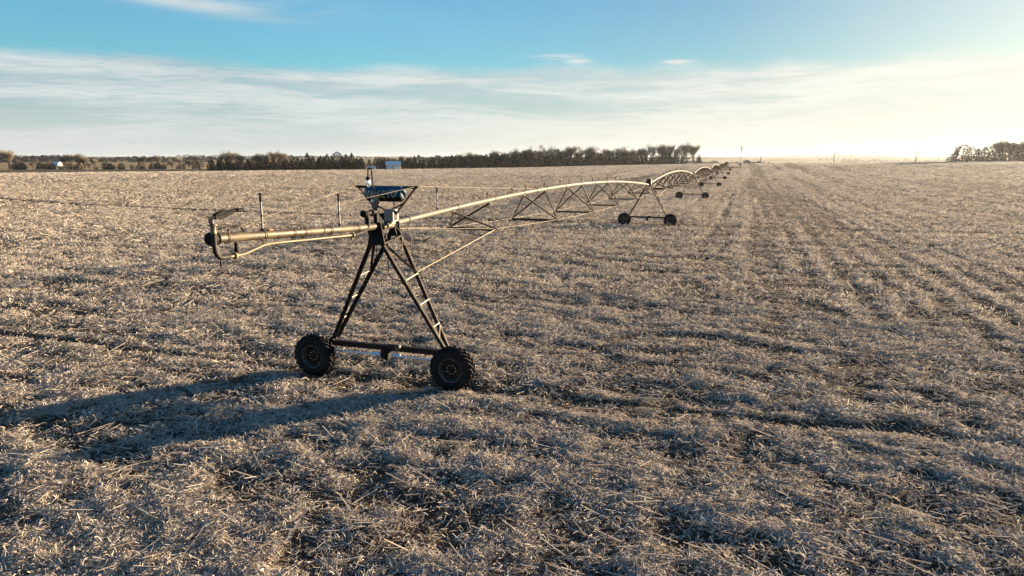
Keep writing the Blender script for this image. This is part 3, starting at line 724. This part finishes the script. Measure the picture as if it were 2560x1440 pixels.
for pts in ([(.25, .18, HD), (.2, .16, HD-.3), (.3, .30, HD-.62), (.45, .48, HD-.60), (.55, .42, HD-.2), (.52, .22, HD+.05)], [(.6, .2, HD), (.62, .3, HD-.35), (.75, .5, HD-.58), (.85, .58, HD-.4), (.9, .42, HD-.05)], [(.3, .12, HD-.1), (.32, .13, HD-.8), (.3, .16, HD-1.3), (.34, .35, HD-1.45), (.40, .75, HD-1.48)], [(.12, -.1, HD-.3), (.15, -.12, HD-.75), (.5, -.42, HD-.98)]):
    m = MB(); m.tube(bez([L(*p) for p in pts], 8), .012, 6); m.build('cable_loop', M['cable' if pts[0][1] > .15 else 'black'], irr)

# --- cable mast: V frame across the pipe carrying the blue drum
ms = .62; zb, zt = HD+.10, 5.27
m = MB()
m.angle(L(ms, -.90, zt), L(ms, .90, zt), .06, .01, UV)
for sg in (-1, 1): m.angle(L(ms, sg*.90, zt), L(ms, sg*.06, zb), .065, .012, DV); m.box(L(ms, sg*.90, zt-.02), (.10, .12, .05), (DV, NV, UV))
def vx(h): return .06+.84*(h-zb)/(zt-zb)
m.angle(L(ms+.02, -vx(4.83), 4.83), L(ms+.02, vx(4.49)*.85, 4.49), .045, .01, DV); m.angle(L(ms+.035, vx(4.83), 4.83), L(ms+.035, -vx(4.49)*.85, 4.49), .045, .01, DV)
m.bar(L(ms, -vx(4.45), 4.45), L(ms, vx(4.45), 4.45), .03, .17)
m.tube(P3((ms+.1, .18, 4.3), (ms+.06, .16, 4.9)), .016, 8); m.box(L(ms, 0, zb), (.12, .2, .10), (DV, NV, UV))
mast = m.build('cable_mast', M['steel'], irr)
tr, tl_ = .205, .535; tcx = L(.40, 0.06, 5.07)
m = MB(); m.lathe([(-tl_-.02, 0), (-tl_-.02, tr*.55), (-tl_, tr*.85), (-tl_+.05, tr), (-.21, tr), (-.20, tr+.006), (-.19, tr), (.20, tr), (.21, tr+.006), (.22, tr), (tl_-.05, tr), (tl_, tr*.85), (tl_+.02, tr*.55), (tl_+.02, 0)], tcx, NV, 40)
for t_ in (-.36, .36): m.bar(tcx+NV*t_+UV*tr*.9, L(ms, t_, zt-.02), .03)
tank = m.build('sign_drum', [M['blue'], M['drum_shade']], irr)
for pl in tank.data.polygons:                                    # shade under the drum is painted on: near-black faces below a wavy line
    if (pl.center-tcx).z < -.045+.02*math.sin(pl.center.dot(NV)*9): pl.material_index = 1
def on_drum(x, y, off_=.005):            # x across, y height along the skin measured from the front, slightly above centre
    a = y/tr; return tcx+NV*x-DV*math.cos(a)*(tr+off_)+UV*math.sin(a)*(tr+off_)
def stroke(mb, a, b_, w_):
    ax, ay = a; bx, by = b_; d_ = math.hypot(bx-ax, by-ay); nx, ny = -(by-ay)/d_*w_/2, (bx-ax)/d_*w_/2; n_ = 8; vs_ = []
    for q in range(n_+1):
        f = q/n_; x, y = ax+(bx-ax)*f, ay+(by-ay)*f
        for o_ in (.001, .006):
            vs_ += [on_drum(x-nx, y-ny, o_), on_drum(x+nx, y+ny, o_)]
    fs_ = []
    for q in range(n_):
        b0 = q*4; fs_ += [(b0+2, b0+3, b0+7, b0+6), (b0, b0+2, b0+6, b0+4), (b0+3, b0+1, b0+5, b0+7)]
    fs_ += [(0, 1, 3, 2), (n_*4+2, n_*4+3, n_*4+1, n_*4)]
    mb._add(vs_, fs_, 0, False)
GL = {'V': [((0, 1), (.5, 0)), ((.5, 0), (1, 1))], 'A': [((0, 0), (.5, 1)), ((.5, 1), (1, 0)), ((.22, .36), (.78, .36))], 'L': [((.1, 1), (.1, 0)), ((.0, .08), (.9, .08))],
      'E': [((.1, 1), (.1, 0)), ((.0, .92), (.9, .92)), ((.1, .5), (.75, .5)), ((.0, .08), (.9, .08))], 'Y': [((0, 1), (.5, .5)), ((1, 1), (.5, .5)), ((.5, .55), (.5, 0))]}
lm_ = MB(); x = -.475; lh = .19; y0 = -.095
for ch in 'VALLEY':
    cw = .102 if ch in 'VAY' else .082
    for (a, b_) in GL[ch]: stroke(lm_, (x+a[0]*cw, y0+a[1]*lh), (x+b_[0]*cw, y0+b_[1]*lh), .030)
    x += cw+.033
lm_.build('lettering', M['ltr'], tank)
em = MB(); ex = .355
pts = [(-.01, -.08), (-.09, .04), (-.105, .10), (-.075, .14), (-.035, .125), (0, .07), (.035, .125), (.075, .14), (.105, .10), (.09, .04), (.01, -.08)]
for a, b_ in zip(pts[:-1], pts[1:]): stroke(em, (ex+a[0], a[1]), (ex+b_[0], b_[1]), .028)
for sg in (-1, 1): stroke(em, (ex+sg*.03, -.02), (ex+sg*.07, .09), .022)
em.build('emblem', M['ltr'], tank)
# stay cables
for a, b_ in (((ms, -.90, zt), (-5.3, -.03, HD+.50)), ((ms, .90, zt), (-5.3, .03, HD+.50))):
    m = MB(); m.tube(P3(a, b_), .0055, 6); m.build('stay_cable', M['cable'], irr)
for sg in (-1, 1):
    p = PIPE[0](13.9/48.9); m = MB(); m.tube([L(ms, sg*.90, zt), p+NV*sg*.04+UV*.09], .0055, 6); m.build('stay_cable', M['cable'], irr)

# ------------------------------------------------------------------ trees
M['bark'] = pmat('bark', (.06, .048, .04), .9, 0, .25, .8, spec=.1)
M['twig'] = pmat('bare_twigs', (.19, .16, .12), .9, 0, .25, .3, spec=.1)
M['cedar'] = pmat('cedar_foliage', (.0058, .0088, .0058), .95, 0, .45, .7, (.010, .0105, .006), spec=.1, thr=(.5, .7))
M['far_wood'] = pmat('distant_wood', (.03, .03, .026), 1., 0, .3, .03, spec=0)
rnd = random.Random(8)
def cedar_mesh(kind):
    tr_ = MB(); tr_.tube([(0, 0, -.05), (0, 0, .5), (0, 0, .93)], [.028, .02, .004], 6)
    n = 640; vs_ = []; fs_ = []
    g_ = np.random.default_rng(kind+10); lob = [(g_.uniform(0, 6.28), g_.uniform(.1, .9), g_.uniform(.08, .2)) for _ in range(9)]
    while len(fs_) < n:
        h = g_.random(); 
        if kind % 3 == 0: rr = .31*(1-h)**.62*(.85+.15*min(1, h*7))
        elif kind % 3 == 1: rr = .33*math.sqrt(max(0, 1-(max(0, h-.30)/.71)**2))
        else: rr = .27*(1-h**2.2)*(.9+.1*min(1, h*6))
        a = g_.uniform(0, 6.283)
        for (la, lh_, ls) in lob:
            dd = abs((a-la+3.14) % 6.283-3.14)*.5+abs(h-lh_)*2.2
            if dd < .5: rr *= 1+ls*(1 if ls > .13 else -1.6)*(1-dd/.5)
        r_ = rr*math.sqrt(g_.uniform(.25, 1.08)); c_ = Vector((r_*math.cos(a), r_*math.sin(a), .03+h*.97))
        s_ = g_.uniform(.022, .055)*(1.15-.5*h)
        d1_ = Vector(g_.normal(0, 1, 3)).normalized(); d2_ = d1_.cross(Vector(g_.normal(0, 1, 3))).normalized()
        b0 = len(vs_); vs_ += [c_-d1_*s_, c_+d2_*s_*.7, c_+d1_*s_, c_-d2_*s_*.6+UV*s_*.3]; fs_.append((b0, b0+1, b0+2, b0+3))
    cw = MB(); cw._add(vs_, fs_, 0, False)
    return tr_.mesh('trunk', M['bark']), cw.mesh('crown', M['cedar'])
def bare_mesh(seed):
    g_ = random.Random(seed); tr_ = MB(); cw = MB()
    def grow(p, d_, ln, r_, lev):
        q1 = p+d_*ln*.5+Vector((g_.gauss(0, .05), g_.gauss(0, .05), 0))*ln; q2 = q1+(d_+Vector((g_.gauss(0, .12), g_.gauss(0, .12), .08))).normalized()*ln*.5
        (tr_ if lev < 3 else cw).tube([p, q1, q2], [r_, r_*.82, r_*.62], 5 if lev < 2 else 3, 0, False)
        if lev >= 6: return
        nb = (3, 4, 3, 3, 3, 2)[lev]+(1 if g_.random() < .35 else 0)
        for k in range(nb):
            at_ = g_.choice((q1, q2, q1.lerp(q2, .5))) if lev else q1.lerp(q2, g_.random())
            if k == 0: at_ = q2
            sp = g_.uniform(.25, .75); a = g_.uniform(0, 6.283)
            nd = (d_+Vector((math.cos(a)*sp, math.sin(a)*sp, g_.uniform(.05, .5)))).normalized()
            grow(at_, nd, ln*g_.uniform(.66, .90), max(r_*g_.uniform(.45, .62), .0018), lev+1)
    for k in range(g_.choice((1, 1, 2))):
        grow(Vector((g_.uniform(-.02, .02), 0, -.03)), Vector((g_.gauss(0, .12), g_.gauss(0, .12), 1)).normalized(), .19, .022, 0)
    allv = tr_.v+cw.v; zm = sorted(v[2] for v in allv)[int(len(allv)*.985)]; wsc = g_.uniform(.29, .37)/sorted(math.hypot(v[0], v[1]) for v in allv)[int(len(allv)*.93)]
    for mb in (tr_, cw): mb.v = [(x*wsc, y*wsc, z/zm) for x, y, z in mb.v]
    return tr_.mesh('trunk', M['bark']), cw.mesh('crown', M['twig'])
CED = [cedar_mesh(k) for k in range(6)]; BARE = [bare_mesh(s) for s in (2, 5, 9, 14, 21)]
def tree(kind, px, depth, hgt, label, group, wide=1., zoff=0.):
    """px: where along the skyline (in units of the image width, 2560), depth in metres"""
    if kind == 'bare': hgt *= 1.05
    x = (px-1280)/1712*depth*.99; y = depth
    z = float(macro(np.array([x]), np.array([y]))[0])-.15+zoff
    tm, cm = (BARE if kind == 'bare' else CED if kind == 'cedar' else CED[1::3])[rnd.randrange({'bare': 5, 'cedar': 6, 'shrub': 2}[kind])]
    r_ = empty({'cedar': 'cedar_tree', 'bare': 'bare_tree', 'shrub': 'cedar_shrub'}[kind], (x, y, z)); r_.rotation_euler = (0, 0, rnd.uniform(0, 6.28)); r_.scale = (hgt*wide, hgt*wide, hgt)
    for nm, me in (('trunk', tm), ('crown', cm)):
        o = bpy.data.objects.new(nm, me); COL.objects.link(o); o.parent = r_
    tag(r_, label, 'tree', group); return r_
def rowd(px): return float(np.interp(px, [500, 1000, 1280, 1750], [418, 425, 452, 535]))
# the long windbreak behind the field
CL, CG = 'dark evergreen cedar in the long windbreak behind the field', 'cedars of the long windbreak'
BL, BG = 'bare leafless tree rising above the cedars in the right half of the windbreak', 'bare trees above the windbreak'
px = 528.
while px < 1748:
    if not (912 < px < 948 or 958 < px < 1004 or 1000 < px < 1000):
        d_ = rowd(px)+rnd.uniform(-4, 6); base_h = np.interp(px, [520, 700, 740, 860, 900, 1010, 1200, 1300, 1600, 1640, 1748], [6.2, 6.6, 8.2, 8.6, 7.6, 6.6, 7.2, 7.6, 7.2, 6.6, 8.5])
        if px < 1640 or rnd.random() < .8: tree('cedar', px, d_, base_h*rnd.choice((.72, .85, .95, 1.02, 1.12, 1.25)), CL, CG, rnd.uniform(.95, 1.4))
    px += rnd.choice((5, 8, 11, 14)) if px < 1640 else rnd.uniform(9, 16)
px = 534.
while px < 1690:                                                   # second, staggered row
    tree('cedar', px, rowd(px)+rnd.uniform(11, 20), rnd.uniform(5.6, 7.8), CL, CG, rnd.uniform(1.0, 1.4)); px += rnd.choice((6, 10, 14, 17))
px = 1150.
while px < 1745:
    top = np.interp(px, [1130, 1230, 1320, 1390, 1500, 1570, 1620, 1665, 1715, 1745], [8.5, 10, 13, 13.2, 11.5, 11.8, 14, 12.5, 14.8, 13])
    tree('bare', px, rowd(px)+rnd.uniform(14, 32), top*rnd.uniform(.75, 1.05), BL, BG, rnd.uniform(.85, 1.15)); px += rnd.uniform(9, 19)
for k, (px, d_, h) in enumerate(((572, 470, 10.5), (590, 476, 11.2), (607, 470, 9.4), (650, 480, 9.6), (670, 476, 10.), (692, 480, 10.8), (712, 474, 10.8))):
    tree('bare', px, d_, h, ('bare tree in the cluster of three above the left end of the windbreak' if k < 3 else 'bare tree in the spreading cluster of four above the cedars left of the blue shed'), 'bare trees above the left of the windbreak', 1.1)
for px, d_ in ((955, 432), (1010, 440), (1120, 452)):
    tree('bare', px, d_, 7.5, 'small bare tree standing among the cedars beside the pale blue shed', 'small bare trees by the shed', .9)
# scattered trees and shrubs on the far left
tree('bare', 30, 455, 12.6, 'lone tall bare tree near the left edge of the photo', None, 1.1)
for px, h in ((168, 8.6), (186, 10.), (203, 10.), (217, 8.0), (240, 7.)):
    tree('bare', px, 470, h, 'bare tree in the thin grove left of centre between dark shrubs on the far left', 'bare trees of the left grove', .85)
for px, h in ((366, 8.6), (384, 9.2), (402, 9.2), (424, 7.6), (352, 7.4), (455, 6.6)):
    tree('bare', px, 640, h, 'pale bare tree of the distant clump behind the left shrub row', 'pale bare trees behind the left shrub row', 1.1)
for k in range(54):
    px = rnd.uniform(-20, 516); px = px if not 142 < px < 158 else px+18
    h = rnd.choice((2.2, 2.8, 3.4, 4.0, 4.6))*(1.25 if px < 140 else 1.0)*(1.3 if px > 490 else 1.)
    tree('shrub', px, 500+rnd.uniform(-8, 14), h, 'low dark cedar shrub in the broken row left of the windbreak', 'cedar shrubs of the left row', rnd.uniform(1.2, 2.2))
for k in range(16):
    tree('bare', rnd.uniform(50, 520), 506+rnd.uniform(0, 14), rnd.uniform(4.2, 6.2), 'small grey bare bush among the dark shrubs on the far left', 'bare bushes of the left row', 1.2)
# group on the right, running on out of the picture towards the sun
for px, h, wd in ((2371, 4.8, 1.6), (2398, 10.0, .95), (2420, 8.2, 1.1), (2436, 7.6, 1.1), (2452, 8.6, 1.1), (2470, 6.8, 1.2), (2488, 10.5, .8), (2503, 11.2, 1.0), (2519, 10.4, 1.1), (2536, 6.8, 1.3), (2552, 11.8, .9), (2567, 8., 1.2)):
    tree('cedar', px, 455, h*1.12, 'dark green cedar in the backlit grove at the right edge of the field', 'cedars of the right grove', wd*1.45)
for px, h in ((2382, 10.6), (2476, 13.6), (2492, 14.), (2512, 12.4), (2530, 11.), (2546, 13.2), (2558, 13.5)):
    tree('bare', px, 464, h*.9, 'bare tree standing up through the cedars of the right grove', 'bare trees of the right grove', .8)
for k in range(30):
    tree('cedar', 2582+k*16, 446+rnd.uniform(-6, 12), rnd.uniform(10, 13), 'dark green cedar in the backlit grove at the right edge of the field', 'cedars of the right grove', 1.2)

# distant woods: belts on the valley floor and far hills
VV = []; gq = np.random.default_rng(31)
def belt(u0, u1, r0, r1, h, n, seed):
    u = gq.uniform(u0, u1, n); f = (u-u0)/(u1-u0+1e-9); r = r0+(r1-r0)*f+gq.normal(0, 14, n); x_ = u*r; y_ = r
    hh = h*(.35+1.0*vn(u*260, u*0+seed, seed)); z_ = macro(x_, y_)+hh*np.sqrt(gq.random(n))
    s_ = h*.34*gq.uniform(.6, 1.3, n); a = gq.uniform(0, 6.28, n); b2 = gq.normal(0, .8, n)
    d1_ = np.stack([np.cos(a), np.sin(a)*.6, b2*.6], 1)*s_[:, None]; d2_ = np.stack([-np.sin(a)*.5, np.cos(a)*.4, np.ones(n)], 1)*s_[:, None]*.8
    c_ = np.stack([x_, y_, z_], 1); VV.append(np.stack([c_-d1_, c_-d2_, c_+d1_, c_+d2_], 1).reshape(-1, 3))
belt(.335, .362, 830, 850, 9, 700, 1)
for k in range(26):
    u0 = gq.uniform(-.85, .8); r_ = gq.uniform(1100, 4600); belt(u0, u0+gq.uniform(.05, .28), r_, r_+gq.uniform(-200, 300), 7+gq.uniform(0, 3), 900, k+2)
for u0, r_ in ((.36, 1250), (.42, 1700), (.52, 1500), (.62, 2100), (.25, 1900), (.30, 1300)): belt(u0, u0+.11, r_, r_+120, 8, 900, int(u0*100))
for u0, r_ in ((-.75, 1500), (-.62, 2300), (-.55, 1250), (-.45, 1800)): belt(u0, u0+.12, r_, r_+100, 8, 800, int(-u0*100))
VV = np.concatenate(VV); dw = nmesh('distant_woods', VV, np.arange(len(VV)).reshape(-1, 4), [M['far_wood']])
tag(dw, 'hazy belts of far woodland lying along the valley and low hills under the sky', 'woodland', kind='stuff')

# ------------------------------------------------------------------ buildings
M['shed_roof'] = pmat('pale_roof_sheet', (.72, .70, .64), .5, .0, .08, .5)
M['shed_wall'] = pmat('blue_wall_sheet', (.38, .38, .355), .55, .0, .1, .6)
M['shed_trim'] = pmat('white_sheet', (.64, .62, .57), .5, 0, .06, .6)
M['dark_open'] = pmat('dark_opening', (.03, .035, .04), .8, 0, .2, 1.)
def at(px, depth, dz=0.):
    x = (px-1280)/1712*depth*.99; return Vector((x, depth, float(macro(np.array([x]), np.array([depth*1.]))[0])+dz))
def shed(name, px, depth, ln, wd, hw, hr, rz, wall, roof):
    r_ = empty(name, at(px, depth)); r_.rotation_euler = (0, 0, rz)
    m = MB(); m.prism([(-wd/2, 0), (wd/2, 0), (wd/2, hw), (0, hr), (-wd/2, hw)], (-ln/2, 0, -.2), (0, 1, 0), (0, 0, 1), (ln, 0, 0)); wl = m.build('wall', wall, r_)
    m = MB(); sl_ = Vector((0, wd/2+.25, hw-hr-.12))
    for sg in (-1, 1):
        m.prism([(-ln/2-.2, 0), (ln/2+.2, 0), (ln/2+.2, 1), (-ln/2-.2, 1)], (0, 0, hr-.14), (1, 0, 0), (0, sg*(wd/2+.25), (hw-hr)*1.05), (0, 0, .08))
    rf = m.build('roof', roof, r_)
    return r_, wl, rf
r_, wl, rf = shed('machine_shed', 985, 405, 8.6, 8.5, 3.0, 4.9, R(10), M['shed_wall'], M['shed_roof'])
tag(r_, 'large pale blue metal shed in a gap of the dark windbreak', 'shed')
m = MB(); m.prism([(0, 0), (3.2, 0), (3.2, 1.9), (0, 2.5)], (.2, -4.28, -.2), (1, 0, 0), (0, 0, 1), (0, -1.4, 0)); m.build('lean_to', M['shed_trim'], r_)
m = MB(); m.box((-2.2, -4.27, 1.2), (2.8, .05, 2.5)); m.build('door', M['shed_trim'], r_)
m = MB(); m.box((0, -4.52, 2.88), (9.0, .06, .14)); m.build('gutter', M['shed_trim'], r_)
r_, wl, rf = shed('small_shed', 931, 408, 4.6, 3.0, 1.35, 2.0, R(4), M['shed_trim'], M['shed_trim'])
tag(r_, 'small low white shed left of the larger blue shed', 'shed')
for x in (-1.2, .6): m = MB(); m.box((x, -1.51, .65), (.8, .04, .6)); m.build('window', M['dark_open'], r_)
r_, wl, rf = shed('farm_house', 150, 700, 7.0, 6., 2.6, 4.4, R(-8), M['shed_trim'], M['shed_trim'])
tag(r_, 'tiny white house half hidden behind the left shrub row', 'house')
m = MB(); m.box((1., -3.01, 1.2), (.9, .04, 1.8)); m.build('door', M['dark_open'], r_)

# ------------------------------------------------------------------ poles and the post by the pivot
M['pole'] = pmat('weathered_pole', (.085, .068, .055), .9, 0, .2, 1., spec=.1)
def pole(px, depth, hgt, label, arms=True):
    r_ = empty('utility_pole', at(px, depth, -.3)); m = MB(); m.tube([(0, 0, 0), (0, 0, hgt)], [.30, .24], 8); m.build('mast', M['pole'], r_)
    if arms:
        m = MB(); m.bar((-1.1, 0, hgt-.5), (1.1, 0, hgt-.5), .16); m.build('crossarm', M['pole'], r_)
        for x in (-1., 0, 1.): m = MB(); m.tube([(x, 0, hgt-.42 if x else hgt), (x, 0, hgt-.15 if x else hgt+.25)], .08, 6); m.build('insulator', M['pole'], r_)
    tag(r_, label, 'utility pole', 'utility poles along the horizon'); return r_
pole(1897.5, 560, 7.4, 'thin wooden utility pole just right of the hazy clump beyond the irrigator')
pole(2079, 520, 8.0, 'thin wooden utility pole midway along the empty right horizon')
pole(2282, 490, 8.2, 'thin wooden utility pole nearest to the left side of the right grove')
r_ = empty('radio_mast', at(1848, 820, -.3)); tag(r_, 'tall mast with two tiers of fittings above the hazy clump beyond the irrigator', 'mast')
m = MB(); zt_ = 28.5; m.tube([(0, 0, 0), (0, 0, zt_)], [.42, .34], 8); m.build('mast', M['pole'], r_)
for zz in (zt_-.4, zt_-3.0):
    m = MB(); m.bar((-1.3, 0, zz), (1.3, 0, zz), .3); 
    for x in (-1.2, -.4, .5, 1.2): m.box((x, -.15, zz+.4), (.45, .35, .8))
    m.build('fitting', M['pole'], r_)
pp_ = at(1847, 395); r_ = empty('control_post', pp_); tag(r_, 'small dark box on a post standing alone right of the far end of the irrigator', 'control box')
m = MB(); m.tube([(0, 0, -.2), (0, 0, .9)], .09, 8); m.build('post', M['pole'], r_)
m = MB(); m.box((.05, 0, 1.35), (.95, .5, 1.15)); m.box((.05, 0, 1.96), (1.1, .65, .08)); m.build('cabinet', M['dark_open'], r_)
# tall dry grass round the pivot
gv = []; n = 700; x_ = Vector(PIV).x+gq.normal(2.5, 2.2, n); y_ = Vector(PIV).y+gq.normal(0, 4., n); z_ = macro(x_, y_)
s_ = gq.uniform(.2, .7, n); a = gq.uniform(0, 6.28, n); dd = np.stack([np.cos(a)*.14, np.sin(a)*.14, np.zeros(n)], 1); tp = np.stack([gq.normal(0, .2, n), gq.normal(0, .2, n), s_], 1)
c_ = np.stack([x_, y_, z_-.02], 1); gv = np.stack([c_-dd, c_+dd, c_+dd*.3+tp, c_-dd*.3+tp], 1).reshape(-1, 3)
tg = nmesh('dry_grass', gv, np.arange(len(gv)).reshape(-1, 4), [pmat('tawny_grass', (.30, .18, .065), .9, 0, .25, .6, spec=.1)])
tag(tg, 'tawny dry grass around the far end of the irrigator', 'grass', kind='stuff')
# ------------------------------------------------------------------ morning haze
hm = bpy.data.materials.new('haze'); hm.use_nodes = True; t = NT(hm.node_tree); t.n.clear()
o_ = t.add('ShaderNodeOutputMaterial'); pv = t.add('ShaderNodeVolumePrincipled'); t.l.new(pv.outputs[0], o_.inputs['Volume'])
pv.inputs['Color'].default_value = (.86, .93, 1, 1); pv.inputs['Density'].default_value = .00005; pv.inputs['Anisotropy'].default_value = .5
m = MB(); m.box((0, 0, 9), (19000, 19000, 64)); hz = m.build('haze', hm); tag(hz, kind='stuff')
tag(hz, 'thin morning haze lying over the whole valley', 'haze')
